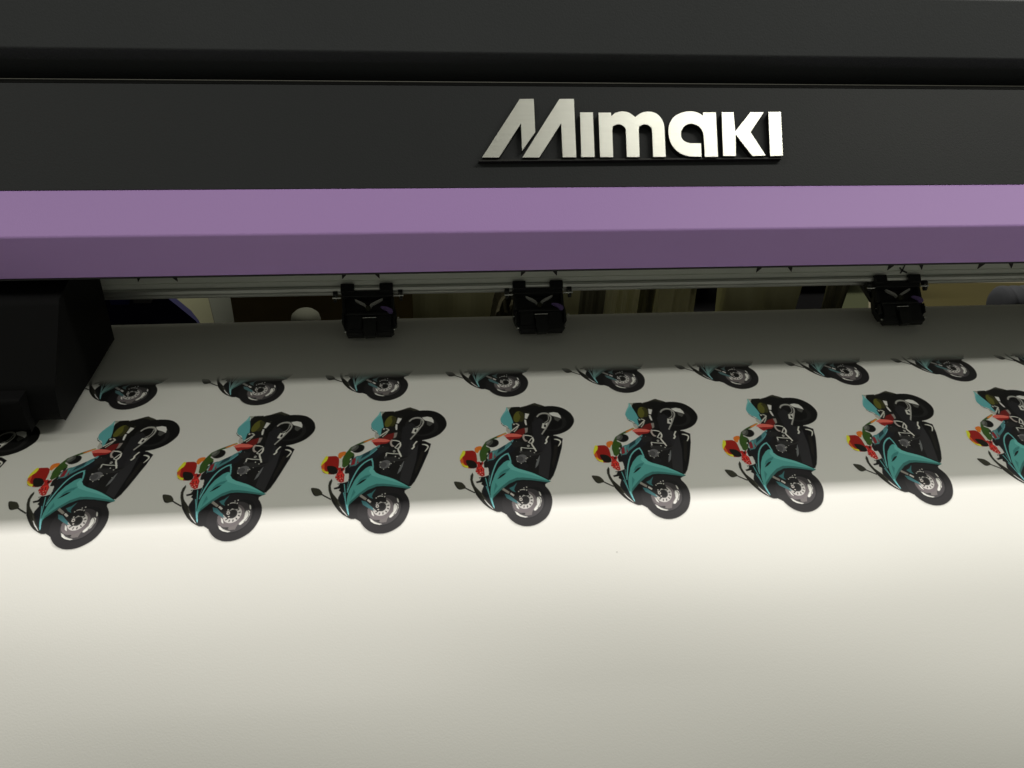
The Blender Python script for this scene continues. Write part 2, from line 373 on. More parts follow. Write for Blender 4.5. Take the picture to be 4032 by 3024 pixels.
# ------------------------------------------------------------------ the white sheet
mv = bpy.data.materials.new('white_vinyl'); mv.use_nodes = True
nt = mv.node_tree; N = nt.nodes; L = nt.links; bs = N['Principled BSDF']
WHITE = (.80, .80, .765)
bs.inputs['Base Color'].default_value = (*WHITE, 1); bs.inputs['Roughness'].default_value = .42; bs.inputs['Specular IOR Level'].default_value = .7
tc = N.new('ShaderNodeTexCoord')
n1 = N.new('ShaderNodeTexNoise'); n1.inputs['Scale'].default_value = 14; n1.inputs['Detail'].default_value = 3; L.new(tc.outputs['Object'], n1.inputs['Vector'])
mr = N.new('ShaderNodeMapRange'); mr.inputs[3].default_value = .42 * .93; mr.inputs[4].default_value = .42 * 1.07; L.new(n1.outputs['Fac'], mr.inputs[0]); L.new(mr.outputs[0], bs.inputs['Roughness'])
n3 = N.new('ShaderNodeTexNoise'); n3.inputs['Scale'].default_value = 900; n3.inputs['Detail'].default_value = 2; L.new(tc.outputs['Object'], n3.inputs['Vector'])
bp = N.new('ShaderNodeBump'); bp.inputs['Strength'].default_value = .12; bp.inputs['Distance'].default_value = .0003; L.new(n3.outputs['Fac'], bp.inputs['Height']); L.new(bp.outputs[0], bs.inputs['Normal'])
us = [-.40 + i * .01 for i in range(0, 22)] + [-.18 + i * .004 for i in range(0, 45)] + [i * .006 for i in range(0, 76)] + [.46 + i * .03 for i in range(0, 12)]
me = sheet_mesh('vinyl_sheet', us, X_L, X_R, 150, 0, .0011)
me.transform(Matrix.Translation((0, 0, 0)))
sheet = link('vinyl_sheet', me, None, [mv]); sheet.location.z = H0
tag(sheet, 'white vinyl sheet printed with rows of motorcycles, curving out of the printer towards the viewer', 'vinyl sheet')

# the printed motif, drawn in tenths of a millimetre on the flat sheet: x across, y along the feed
ART = [
 ((20,21,22),"19,-243 119,-262 276,-277 374,-222 459,-96 325,101 377,157 320,360 235,569 190,595 197,738 123,881 17,932 -84,884 -118,853 -152,829 -194,812 -250,681 -238,603 -207,522 -200,365 -157,312 -55,202 5,134 -11,36 21,-8"),
 ((40,40,33),"100,-281 112,-289 129,-297 149,-303 167,-310 184,-319 202,-328 218,-337 231,-341 240,-342 244,-340 249,-336 256,-330 270,-322 288,-311 304,-299 313,-287 312,-272 305,-256 292,-241 276,-228 253,-216 223,-207 193,-200 167,-198 146,-203 128,-214 113,-226 102,-238 95,-249 93,-260 94,-271"),
 ((14,14,14),"306,-292 323,-293 340,-294 357,-293 374,-292 390,-289 405,-285 420,-279 434,-272 447,-263 459,-252 471,-240 480,-227 489,-214 497,-199 504,-184 509,-168 513,-151 516,-133 518,-115 518,-98 516,-83 514,-69 509,-55 504,-41 496,-25 487,-9 477,7 467,21 456,33 444,44 432,54 419,63 405,71 391,78 376,85 360,90 344,94 326,97 308,99 291,101 275,101 260,101 245,100 231,97 217,93 204,88 192,81 181,70 170,54 159,33 150,11 143,-11 139,-32 136,-52 135,-72 137,-93 140,-114 146,-135 153,-155 161,-174 169,-192 179,-209 189,-224 200,-238 211,-251 223,-263 235,-273 248,-281 262,-286 276,-289 291,-291"),
 ((26,26,26),"449,-45 439,-18 423,6 403,24 379,38 352,45 324,46 296,40 270,29 246,12 226,-10 210,-35 201,-64 197,-93 200,-122 210,-150 225,-174 245,-194 270,-208 297,-216 326,-217 355,-212 382,-200 406,-182 427,-159 441,-132 450,-103 453,-74"),
 ((12,12,12),"419,-51 411,-28 399,-8 382,8 363,19 342,26 319,27 297,23 276,13 257,0 242,-19 230,-40 223,-63 220,-88 223,-112 230,-135 243,-155 259,-172 279,-184 300,-191 323,-192 346,-188 368,-179 387,-164 402,-145 414,-123 421,-99 422,-75"),
 ((16,16,16),"121,-280 138,-290 162,-300 188,-308 210,-312 227,-311 243,-306 256,-299 263,-290 264,-276 260,-259 252,-242 241,-230 226,-222 207,-218 187,-216 169,-216 153,-218 138,-223 125,-230 116,-237 111,-247 110,-258 112,-270"),
 ((18,18,15),"17,-262 42,-296 110,-297 113,-264 172,-234 150,-116 125,-1 45,17 30,-88 16,-189"),
 ((74,74,30),"55,-193 62,-206 70,-218 79,-228 87,-233 95,-234 103,-232 109,-227 114,-219 116,-209 117,-195 116,-180 114,-165 111,-150 106,-134 100,-119 94,-107 85,-98 75,-91 65,-87 57,-86 50,-90 45,-99 42,-110 40,-122 41,-138 44,-157 49,-177"),
 ((45,45,22),"93,-221 99,-225 109,-225 120,-220 127,-213 130,-201 132,-185 132,-168 130,-152 126,-137 120,-120 113,-106 106,-95 97,-87 87,-82 78,-81 74,-85 77,-97 85,-115 94,-135 99,-154 99,-173 96,-192 92,-209"),
 ((125,128,118),"5,-298 42,-295 19,-256"),
 ((60,105,108),"-61,-108 -58,-70 -27,-39 -9,-15 6,37 -3,32 -18,-27 -52,-58"),
 ((15,15,15),"-59,-103 -56,-68 -31,-36 -7,-7 3,32 -4,36 -20,-19 -51,-51 -61,-76"),
 ((75,135,138),"5,-298 8,-291 10,-276 12,-257 15,-238 18,-220 21,-200 24,-180 27,-159 30,-136 32,-111 34,-87 34,-64 31,-43 27,-23 23,-5 19,9 16,19 13,26 10,28 7,28 4,23 0,13 -3,1 -6,-9 -10,-19 -13,-28 -17,-37 -22,-45 -27,-50 -34,-52 -41,-56 -47,-64 -52,-77 -58,-93 -61,-111 -62,-129 -59,-146 -53,-165 -45,-182 -38,-199 -31,-213 -23,-226 -16,-239 -10,-251 -5,-266 -1,-282 2,-294"),
 ((95,150,152),"5,-298 10,-244 -11,-227 -49,-163 -62,-129 -38,-199 -10,-251"),
 ((20,20,20),"21,-71 85,-96 132,-81 119,21 71,30 14,26"),
 ((160,160,152),"9,31 15,25 21,19 27,12 33,6 39,-1 46,-8 53,-16 60,-23 67,-31 74,-39 71,-50 64,-42 56,-35 49,-27 42,-19 36,-12 29,-5 23,1 17,8 11,14 5,20"),
 ((150,150,142),"28,42 33,36 37,30 42,23 47,17 52,9 56,2 60,-6 64,-14 67,-22 70,-30 65,-36 62,-28 58,-20 55,-12 51,-5 47,2 43,9 39,15 34,21 29,28 24,34"),
 ((150,150,142),"50,-64 53,-62 56,-60 59,-59 62,-57 64,-55 66,-52 68,-49 71,-46 73,-42 75,-39 80,-47 78,-51 76,-55 74,-58 71,-62 68,-65 65,-68 62,-70 59,-71 56,-73 53,-75"),
 ((150,150,142),"44,-61 44,-59 43,-57 42,-55 41,-53 39,-52 37,-52 36,-51 34,-52 33,-53 31,-54 30,-56 30,-58 29,-60 29,-62 30,-65 31,-67 32,-69 33,-70 35,-71 36,-72 38,-72 40,-72 41,-71 42,-70 43,-68 44,-66 44,-64"),
 ((20,20,20),"72,19 135,-81 169,2 225,94 290,109 344,107 390,144 366,248 323,378 291,466 262,533 234,573 195,554 144,509 47,460 -2,440 -41,319 -59,242 -26,174 33,125 79,74"),
 ((28,28,30),"179,-78 249,-133 301,-59 246,85 220,178 219,278 162,265 154,174 169,58"),
 ((14,14,14),"120,66 169,58 166,133 144,194 101,171"),
 ((32,32,34),"238,95 275,119 268,261 218,287 214,218"),
 (None,"143,-205 173,-192 148,-128 131,-134"),
 (None,"126,-117 139,-116 139,-81 137,-44 127,-45 123,-76"),
 (None,"331,-197 371,-206 404,-193 418,-152 417,-117 389,-139 353,-156 339,-175"),
 ((112,108,104),"116,-7 140,-11 130,45 111,63"),
 ((60,60,58),"366,-147 389,-139 413,-113 386,-77 364,-102"),
 ((130,130,126),"232,-143 236,-149 241,-156 245,-163 249,-168 254,-173 259,-177 265,-180 272,-183 278,-185 285,-187 291,-187 298,-186 305,-184 311,-181 316,-178 321,-174 325,-168 328,-162 331,-156 332,-150 333,-143 333,-136 332,-128 331,-120 329,-112 327,-105 324,-97 320,-89 315,-80 309,-69 303,-56 296,-41 289,-26 281,-11 274,4 266,19 258,33 249,48 241,63 233,77 240,87 248,72 256,58 265,43 273,28 281,14 289,-2 297,-17 304,-33 311,-47 317,-60 322,-71 327,-80 332,-89 335,-98 339,-108 341,-118 343,-128 344,-138 344,-148 343,-158 340,-167 337,-175 333,-183 328,-189 322,-194 316,-199 309,-202 301,-204 294,-205 286,-204 279,-203 271,-201 264,-198 257,-193 250,-188 244,-182 239,-175 234,-168 230,-161 226,-155"),
 ((85,85,82),"253,-169 259,-172 266,-175 272,-179 278,-181 284,-182 290,-182 297,-181 304,-180 310,-177 315,-173 319,-169 322,-163 324,-157 326,-150 329,-143 333,-148 330,-155 328,-161 325,-168 322,-175 318,-180 312,-184 306,-187 299,-188 291,-189 284,-189 278,-188 271,-186 265,-182 259,-179 253,-176"),
 ((120,120,116),"319,-164 318,-154 318,-144 317,-134 316,-126 315,-118 313,-111 310,-105 307,-99 303,-93 300,-88 296,-84 291,-81 287,-77 282,-74 277,-71 278,-62 283,-66 288,-69 293,-72 298,-76 302,-81 307,-87 311,-93 314,-100 317,-108 320,-116 322,-125 323,-135 323,-145 324,-155 324,-165"),
 ((165,165,160),"263,-61 286,-54 306,-73 290,-25 270,11 246,1"),
 ((20,20,20),"286,-25 285,-21 283,-17 282,-13 280,-10 278,-8 276,-7 274,-6 272,-7 270,-8 269,-11 268,-14 268,-18 267,-22 268,-26 269,-31 270,-35 272,-38 273,-41 275,-44 277,-45 279,-45 281,-45 283,-43 284,-41 285,-38 286,-34 286,-30"),
 ((36,36,38),"195,315 276,182 305,121 279,320 246,463 220,560 156,514 173,406"),
 ((11,11,12),"298,120 335,103 390,144 369,228 327,360 285,474 235,575 221,556 243,463 276,319"),
 ((24,23,20),"316,215 340,226 313,340 269,464 268,411 294,311"),
 ((175,175,168),"322,149 326,150 330,152 334,153 338,154 342,157 347,160 352,164 357,168 360,173 362,176 362,178 361,182 360,187 357,193 355,199 352,205 349,210 346,216 343,222 340,229 342,232 346,227 350,222 354,216 358,211 361,205 364,199 367,192 370,185 372,177 371,168 368,161 363,155 358,151 352,147 346,145 341,143 336,143 332,143 327,143 323,143"),
 ((175,175,168),"280,105 290,108 268,145 267,176 250,200 240,192 255,175 256,149"),
 ((90,92,94),"191,316 177,379 162,423 139,453 151,404 171,355"),
 ((88,24,22),"28,49 66,9 116,-11 113,44 94,86 52,73"),
 ((142,140,134),"-28,-28 -6,0 6,37 -17,58 -31,23"),
 ((118,28,26),"-56,82 -47,81 -34,84 -19,88 -3,91 12,93 28,95 43,97 56,98 67,96 76,93 83,91 86,91 84,96 77,104 69,112 60,118 51,121 41,122 30,122 20,124 9,130 -1,138 -11,145 -20,148 -28,145 -35,138 -41,129 -47,120 -52,110 -56,99 -59,89"),
 ((188,86,76),"-56,81 -52,76 -45,69 -36,63 -27,59 -18,57 -8,56 3,56 14,57 25,59 37,62 49,65 59,69 69,73 77,78 84,83 86,88 83,92 76,96 66,99 56,101 44,101 30,100 16,99 2,98 -10,98 -22,99 -32,99 -41,98 -48,95 -53,91 -56,86"),
 ((140,132,128),"96,75 99,75 102,76 105,79 106,83 105,89 102,97 99,105 98,113 98,121 100,128 102,134 105,140 108,145 114,150 118,154 119,157 116,159 111,160 104,161 99,159 95,153 91,146 88,137 86,128 85,120 85,112 85,104 86,97 88,90 90,84 93,79"),
 ((60,105,108),"-193,282 -165,255 -96,220 -3,144 12,132 -10,185 -60,251 -131,314 -160,350 -203,363"),
 ((28,52,58),"-96,220 -53,187 -64,231 -128,286 -111,238"),
 ((112,30,36),"-185,282 -162,263 -162,293 -167,335 -194,349"),
 ((112,30,36),"-144,280 -142,309 -137,318 -152,333"),
 ((80,128,130),"-159,267 -144,258 -152,294 -157,327 -164,333 -156,294"),
 ((22,24,28),"-161,359 -117,307 -60,251 -8,193 8,139 35,167 28,227 -2,265 -38,291 -107,334"),
 ((88,140,150),"8,135 5,143 2,151 -1,158 -4,166 -8,173 -12,180 -16,186 -20,193 -25,200 -31,206 -36,213 -42,219 -48,226 -54,232 -60,239 -58,244 -52,238 -46,231 -39,225 -33,218 -28,211 -23,205 -18,198 -13,191 -8,184 -4,177 0,169 3,161 6,153 9,146 12,138"),
 (None,"-111,100 -50,86 -34,123 -13,149 -53,187 -96,220 -134,245 -171,249 -196,243 -208,215 -173,195 -119,188"),
 ((45,70,27),"-233,206 -215,172 -202,147 -159,113 -109,81 -39,42 -30,54 -77,86 -112,108 -153,126 -189,158 -201,198 -175,220 -171,249 -187,248 -199,291 -204,333 -239,368 -257,351 -259,278 -246,230"),
 ((22,24,20),"-187,248 -170,245 -180,283 -194,291 -202,328 -210,333 -200,282"),
 ((165,170,160),"-200,274 -191,272 -194,288 -204,291"),
 ((165,170,160),"-204,321 -195,320 -197,334 -208,337"),
 ((190,108,35),"-110,98 -103,96 -96,94 -89,91 -81,88 -74,84 -67,79 -60,73 -53,67 -46,60 -39,53 -40,48 -48,51 -55,55 -63,59 -70,63 -77,68 -84,72 -91,77 -98,82 -104,87 -111,92"),
 ((200,170,60),"-46,60 -30,48 -31,43 -48,55"),
 ((200,98,34),"-290,237 -290,231 -289,223 -287,216 -284,210 -279,205 -274,201 -267,198 -261,196 -255,194 -248,193 -241,193 -237,195 -235,199 -234,204 -235,210 -237,216 -239,223 -242,230 -246,238 -250,245 -255,252 -261,260 -266,266 -271,270 -276,270 -279,267 -283,263 -285,259 -288,255 -289,249 -290,243"),
 ((165,168,158),"-254,242 -247,235 -258,283 -256,325 -256,355 -277,359 -282,324 -284,286 -272,275"),
 ((16,16,15),"-101,156 -102,167 -105,178 -110,187 -117,196 -126,203 -136,209 -146,212 -156,213 -166,211 -175,208 -182,202 -188,195 -192,186 -193,176 -193,165 -189,155 -184,144 -177,135 -168,128 -159,122 -148,119 -138,118 -128,119 -119,123 -111,129 -106,137 -102,146"),
 ((62,64,60),"-200,163 -195,154 -188,144 -181,135 -174,128 -167,124 -160,122 -154,122 -150,124 -147,130 -145,138 -145,147 -146,156 -151,165 -158,175 -165,184 -172,190 -179,193 -185,195 -191,194 -195,192 -198,187 -201,179 -201,171"),
 ((90,92,88),"-196,155 -192,149 -187,142 -181,137 -175,133 -171,132 -166,134 -163,136 -161,139 -162,144 -165,150 -169,157 -173,162 -178,167 -183,172 -188,175 -192,176 -195,173 -196,167 -197,161"),
 ((125,25,20),"-404,321 -403,310 -401,299 -399,289 -395,279 -390,269 -384,260 -377,251 -369,244 -360,240 -350,239 -339,238 -329,238 -321,238 -312,238 -304,240 -297,244 -292,249 -287,256 -283,265 -280,277 -279,291 -278,308 -278,325 -279,342 -280,359 -281,377 -283,393 -286,405 -289,414 -293,421 -298,425 -304,428 -313,430 -323,429 -334,428 -345,426 -355,423 -365,420 -374,416 -382,410 -388,403 -393,393 -397,383 -400,372 -402,360 -404,347 -404,333"),
 ((170,70,30),"-404,321 -392,279 -382,322 -379,373 -357,408 -379,407 -399,372"),
 ((205,198,45),"-377,237 -372,236 -367,238 -363,242 -361,248 -361,256 -363,266 -366,276 -369,286 -374,294 -380,301 -385,308 -390,315 -395,323 -399,331 -402,338 -405,340 -406,335 -406,326 -405,315 -404,305 -402,297 -399,289 -395,280 -392,272 -388,262 -385,252 -381,243"),
 ((205,195,48),"-403,362 -390,383 -368,396 -348,402 -350,425 -373,414 -394,390"),
 ((215,130,30),"-398,363 -383,373 -370,397 -384,392"),
 ((20,18,14),"-362,345 -357,340 -350,339 -341,340 -333,341 -325,343 -317,346 -309,349 -302,355 -296,362 -291,371 -286,380 -284,389 -283,399 -284,408 -286,417 -291,423 -298,426 -309,428 -320,427 -329,425 -337,420 -344,413 -350,404 -354,394 -358,382 -362,368 -363,354"),
 ((150,30,26),"-283,365 -264,360 -257,371 -238,363 -235,382 -248,408 -234,435 -235,504 -256,513 -283,492 -300,459 -291,427 -281,406"),
 ((55,14,12),"-263,371 -244,367 -247,394 -262,400"),
 ((200,45,38),"-278,424 -252,412 -241,443 -253,473 -275,467"),
 ((225,150,140),"-284,471 -285,474 -288,475 -291,474 -292,471 -290,468 -288,467 -285,468"),
 ((225,150,140),"-272,489 -274,492 -277,493 -280,492 -281,488 -279,485 -276,484 -273,485"),
 ((225,150,140),"-259,475 -260,478 -263,479 -266,478 -267,475 -265,472 -263,471 -260,472"),
 ((225,150,140),"-249,494 -251,498 -254,499 -257,497 -258,494 -256,491 -253,489 -250,491"),
 ((225,150,140),"-287,445 -288,447 -291,448 -293,447 -294,445 -292,442 -290,441 -288,442"),
 ((225,150,140),"-267,450 -268,453 -271,454 -273,453 -274,450 -273,448 -270,447 -268,448"),
 ((225,150,140),"-243,469 -245,472 -247,472 -249,471 -250,469 -249,466 -246,466 -244,467"),
 ((60,12,10),"-276,441 -270,438 -269,463 -275,459"),
 ((60,12,10),"-260,435 -254,432 -251,460 -256,462"),
 ((20,20,20),"-233,373 -202,324 -200,365 -160,351 -107,334 -35,291 -14,439 -44,481 -153,559 -199,699 -189,816 -207,789 -268,672 -270,649 -251,602 -213,522 -200,476 -205,428 -234,426"),
 (None,"-233,440 -208,423 -202,476 -231,514 -235,495"),
 ((14,14,14),"-279,520 -256,515 -231,512 -208,501 -200,523 -251,602 -256,594 -268,585 -259,565 -298,573 -304,558 -281,551 -271,544"),
 ((170,172,165),"-271,523 -264,521 -270,539 -276,539"),
 ((20,22,26),"-199,356 -160,350 -107,330 -41,286 -14,439 -44,481 -153,559 -199,699 -189,813 -209,782 -268,664 -247,594 -201,497"),
 ((70,136,132),"-44,362 -39,367 -37,375 -35,385 -32,394 -29,402 -26,410 -22,418 -16,426 -11,432 -5,437 4,442 16,450 36,459 60,470 85,482 107,494 127,506 146,520 163,532 178,543 190,552 200,560 208,566 215,572 222,576 229,579 233,581 235,584 233,587 228,591 222,594 215,595 210,594 204,592 197,589 185,585 167,580 144,575 120,569 99,565 81,562 65,560 50,558 36,557 24,557 14,557 3,558 -8,561 -22,565 -37,572 -52,580 -68,590 -85,603 -102,617 -120,633 -136,648 -152,664 -168,679 -181,694 -191,708 -196,720 -197,731 -196,742 -195,753 -194,766 -192,781 -190,794 -189,802 -190,803 -193,799 -196,792 -198,783 -202,770 -205,754 -209,735 -210,714 -209,689 -207,660 -203,630 -199,605 -194,586 -189,570 -183,556 -177,541 -171,524 -165,507 -159,491 -152,475 -145,459 -138,443 -130,429 -121,415 -111,403 -100,391 -89,381 -78,373 -69,367 -59,363 -51,361"),
 ((86,152,148),"-44,364 -32,394 -13,429 16,451 107,496 178,545 212,572 177,551 98,515 19,485 -42,455 -63,410"),
 ((48,96,94),"235,585 162,565 88,546 39,537 -6,536 -65,562 -127,617 -189,688 -194,715 -136,650 -68,591 -9,562 36,559 99,567 185,587 215,597"),
 ((48,108,106),"-121,481 -86,454 -43,439 -63,471 -89,483 -116,502 -144,526"),
 ((52,112,110),"-164,575 -151,608 -173,646 -185,677 -176,622"),
 ((12,16,18),"-151,546 -123,510 -102,493 -75,482 -91,504 -122,531"),
 ((16,18,22),"-39,293 -57,360 -86,381 -128,432 -164,500 -201,605 -209,616 -200,556 -169,456 -134,378 -101,339"),
 ((90,152,152),"-41,279 -47,282 -53,285 -60,287 -66,291 -73,295 -80,301 -87,307 -95,314 -102,321 -110,330 -116,338 -123,347 -129,357 -136,368 -142,380 -148,393 -155,408 -161,424 -166,439 -172,454 -177,468 -181,481 -185,494 -189,507 -193,522 -197,537 -201,554 -205,570 -209,587 -213,603 -206,606 -202,589 -198,573 -193,556 -189,540 -185,525 -181,511 -177,498 -173,485 -169,472 -164,458 -159,444 -153,429 -147,413 -141,399 -135,386 -129,374 -123,364 -117,355 -111,347 -104,339 -98,331 -91,324 -83,317 -76,311 -70,306 -64,302 -58,299 -52,296 -46,294 -40,291"),
 ((84,146,146),"-53,289 -51,295 -49,300 -47,306 -45,311 -44,317 -42,325 -42,333 -41,342 -40,350 -40,358 -39,365 -39,372 -39,378 -39,384 -39,391 -29,389 -29,383 -29,376 -29,370 -30,363 -30,356 -31,348 -31,339 -32,330 -33,321 -34,312 -36,305 -38,298 -40,292 -42,287 -44,281"),
 ((84,146,146),"-235,526 -233,539 -232,551 -230,564 -229,576 -227,588 -226,600 -225,611 -224,622 -223,633 -222,644 -221,655 -221,666 -220,677 -219,688 -218,699 -212,698 -213,687 -214,676 -215,665 -216,654 -217,643 -218,632 -219,621 -220,610 -221,598 -222,587 -223,574 -225,562 -226,550 -228,537 -229,524"),
 ((70,124,124),"-204,501 -205,512 -206,523 -208,534 -209,545 -210,555 -210,566 -211,576 -210,585 -210,595 -210,605 -206,604 -207,595 -207,585 -207,575 -207,566 -206,556 -205,545 -204,535 -203,524 -201,513 -200,502"),
 ((110,170,178),"-214,712 -212,719 -211,726 -210,733 -208,740 -207,746 -206,753 -205,759 -203,765 -202,771 -200,777 -199,783 -197,789 -194,795 -192,800 -190,806 -183,802 -185,796 -187,790 -189,785 -191,779 -193,773 -194,768 -196,762 -197,756 -198,750 -199,743 -201,737 -202,730 -203,723 -204,716 -206,709"),
 ((80,140,145),"-236,604 -233,619 -230,633 -227,648 -224,662 -222,676 -219,689 -217,702 -215,715 -213,727 -211,738 -209,748 -207,757 -204,766 -202,775 -200,784 -195,782 -197,773 -200,764 -202,755 -204,746 -206,736 -208,725 -210,713 -212,701 -214,688 -217,674 -219,660 -222,646 -225,632 -228,617 -231,602"),
 ((34,34,27),"-321,469 -316,491 -321,520 -324,540 -320,569 -311,600 -296,625 -278,652 -259,677 -241,720 -214,767 -187,809 -153,835 -177,833 -197,821 -232,795 -263,760 -290,717 -312,674 -324,630 -338,581 -343,535 -338,498"),
 ((20,20,18),"-313,626 -296,671 -266,730 -233,777 -194,816 -200,819 -235,792 -264,758 -291,715 -312,672"),
 ((60,60,55),"-274,660 -258,696 -237,739 -248,731 -269,688"),
 ((190,190,185),"-256,724 -252,732 -248,740 -244,748 -240,756 -235,764 -229,773 -222,781 -215,790 -208,799 -201,807 -200,805 -206,796 -212,786 -218,777 -224,768 -230,760 -235,752 -240,744 -244,737 -249,729 -254,722"),
 ((42,42,33),"-460,552 -458,549 -455,548 -450,548 -443,548 -435,550 -424,552 -414,556 -405,560 -398,567 -392,575 -387,583 -383,590 -380,597 -379,604 -379,610 -380,614 -383,617 -387,619 -393,620 -398,621 -403,623 -409,625 -414,626 -420,626 -425,625 -429,623 -433,620 -438,615 -442,609 -446,601 -450,592 -453,584 -456,575 -459,566 -460,558"),
 ((16,16,13),"-460,552 -453,584 -438,615 -420,626 -398,621 -419,619 -434,607 -448,578"),
 ((18,18,15),"-387,615 -382,619 -377,623 -372,627 -367,631 -361,636 -353,641 -345,647 -336,653 -328,659 -319,665 -314,655 -323,649 -332,643 -340,637 -348,631 -356,626 -362,621 -367,617 -372,613 -377,609 -382,605"),
 ((14,14,14),"95,379 93,394 90,407 84,420 75,431 66,440 55,447 43,450 32,451 21,448 11,443 3,435 -4,424 -8,412 -9,398 -8,384 -5,370 1,357 9,346 19,336 30,329 42,325 54,325 65,327 75,333 83,342 89,353 93,366"),
 ((84,84,86),"91,339 91,349 88,359 83,368 77,376 69,383 61,388 52,391 43,392 34,391 26,388 19,383 14,376 11,368 9,359 10,349 13,339 17,330 23,322 31,315 40,309 49,306 58,305 67,306 75,309 82,315 87,322 90,330"),
 ((62,62,64),"63,348 63,355 61,361 59,367 55,373 50,377 45,381 40,383 34,383 29,382 24,380 20,376 17,372 15,366 14,360 14,353 16,347 19,340 22,335 27,330 32,327 38,325 43,324 49,325 53,327 57,331 61,336 63,342"),
 ((24,24,26),"90,428 88,434 85,441 80,446 74,451 66,454 59,456 51,456 43,455 36,452 30,448 25,443 21,437 19,430 19,423 21,417 24,410 29,405 35,400 42,397 50,395 58,394 66,396 73,398 79,402 84,408 88,414 90,421"),
 ((165,165,160),"25,323 23,327 20,328 18,326 17,323 18,320 21,318 24,320"),
 ((165,165,160),"22,377 20,380 18,381 15,380 14,376 16,373 19,372 21,374"),
 ((165,165,160),"45,398 44,401 41,402 38,401 38,398 39,395 42,393 45,395"),
 ((165,165,160),"81,382 79,385 76,386 74,385 73,382 75,379 77,377 80,379"),
 ((165,165,160),"99,343 97,346 94,347 91,346 91,342 92,339 95,338 98,339"),
 ((165,165,160),"98,313 96,316 93,317 91,316 90,312 91,309 94,308 97,309"),
 ((165,165,160),"20,325 18,328 15,329 13,328 12,324 14,321 16,320 19,322"),
 ((165,165,160),"58,231 67,233 76,235 85,238 95,240 105,242 117,243 129,245 142,246 155,248 167,249 168,242 156,240 143,239 130,237 118,236 107,234 96,232 87,230 78,228 68,225 59,223"),
 ((165,165,160),"55,231 55,236 55,241 55,245 55,249 54,253 53,257 52,261 51,265 49,269 48,274 55,277 56,273 58,269 59,264 61,259 62,254 63,249 63,244 63,240 63,235 63,231"),
 ((70,70,70),"65,276 64,279 63,282 61,284 59,286 57,288 55,289 53,289 50,289 48,287 46,286 45,283 44,281 44,278 44,275 44,272 45,269 47,267 49,265 51,263 53,262 56,262 58,263 60,264 62,266 63,268 64,270 65,273"),
 ((172,172,166),"155,112 156,121 156,130 157,139 157,146 156,153 155,158 151,163 147,170 143,178 140,189 140,199 142,208 144,217 147,225 150,234 152,243 155,252 158,262 161,271 163,281 173,273 170,263 168,254 165,244 162,235 160,226 157,217 154,209 152,201 151,194 150,189 152,185 154,180 159,173 163,165 167,156 168,145 168,135 167,126 166,117 166,108"),
 ((172,172,166),"104,90 110,91 116,92 122,93 128,94 133,96 138,98 142,100 147,102 151,105 156,108 159,99 154,96 150,93 145,91 140,88 135,86 130,84 124,83 117,82 111,81 105,80"),
 ((172,172,166),"152,119 148,125 144,132 140,138 136,144 133,149 130,154 127,159 124,163 121,167 118,171 122,177 125,173 128,169 131,165 134,160 137,155 141,150 144,144 148,138 152,131 156,125"),
 ((150,150,146),"159,170 154,172 149,174 144,175 140,176 137,177 134,176 132,175 130,173 128,170 126,168 122,176 124,178 126,181 129,183 132,185 136,186 140,186 145,184 150,182 154,181 159,179"),
 ((165,165,160),"125,214 124,217 123,219 122,221 120,223 119,224 117,225 115,225 113,225 111,224 110,223 109,221 108,218 108,216 108,213 108,210 109,208 110,206 112,204 114,203 116,202 118,202 120,202 121,203 123,204 124,206 125,209 125,211"),
 ((20,20,20),"121,214 121,215 120,216 119,217 118,218 118,219 117,219 115,219 114,219 114,219 113,218 112,217 112,216 112,215 112,213 112,212 112,211 113,210 114,209 115,208 116,208 117,208 118,208 119,208 120,209 120,210 121,211 121,212"),
 ((165,165,160),"51,204 49,209 45,210 42,208 41,203 43,198 47,196 50,198"),
 ((165,165,160),"37,159 35,163 32,165 29,163 28,158 30,154 33,152 36,154"),
 ((165,165,160),"130,271 128,276 125,277 122,275 121,271 123,267 126,265 129,267"),
 ((165,165,160),"157,291 155,296 151,297 148,295 147,291 149,287 153,285 156,287"),
 ((165,165,160),"121,325 120,329 117,330 114,329 114,325 115,321 118,320 121,322"),
 ((165,165,160),"139,313 137,317 134,318 132,316 131,313 132,309 135,308 138,310"),
 ((165,165,160),"87,348 85,351 82,352 80,351 79,347 81,344 84,342 86,344"),
 ((165,165,160),"165,369 164,372 161,373 159,371 158,368 160,366 162,365 164,366"),
 ((36,36,36),"49,275 108,271 170,304 227,273 220,297 168,318 102,328 53,297"),
 ((30,30,30),"-11,164 43,152 81,170 70,210 2,226"),
 ((18,18,20),"-192,715 -124,651 -69,600 -9,567 98,569 191,589 214,596 188,613 88,654 -76,797 -118,857 -133,830 -159,835 -190,823"),
 ((26,25,27),"170,606 181,615 189,626 196,637 202,648 208,660 214,673 218,687 221,700 223,715 224,731 224,746 223,762 220,778 217,793 212,809 207,824 201,839 194,854 187,868 178,881 169,893 159,904 148,914 136,923 123,932 108,941 93,948 78,954 62,958 45,961 29,962 14,961 0,959 -13,956 -24,951 -36,945 -47,938 -58,931 -68,922 -78,912 -87,901 -95,888 -103,875 -110,862 -116,851 -122,840 -126,828 -130,816 -133,802 -134,788 -135,773 -134,756 -131,739 -126,719 -119,700 -111,681 -101,664 -89,647 -76,631 -61,617 -46,604 -29,593 -10,583 9,576 30,573 53,573 76,574 97,577 117,582 137,589 155,597"),
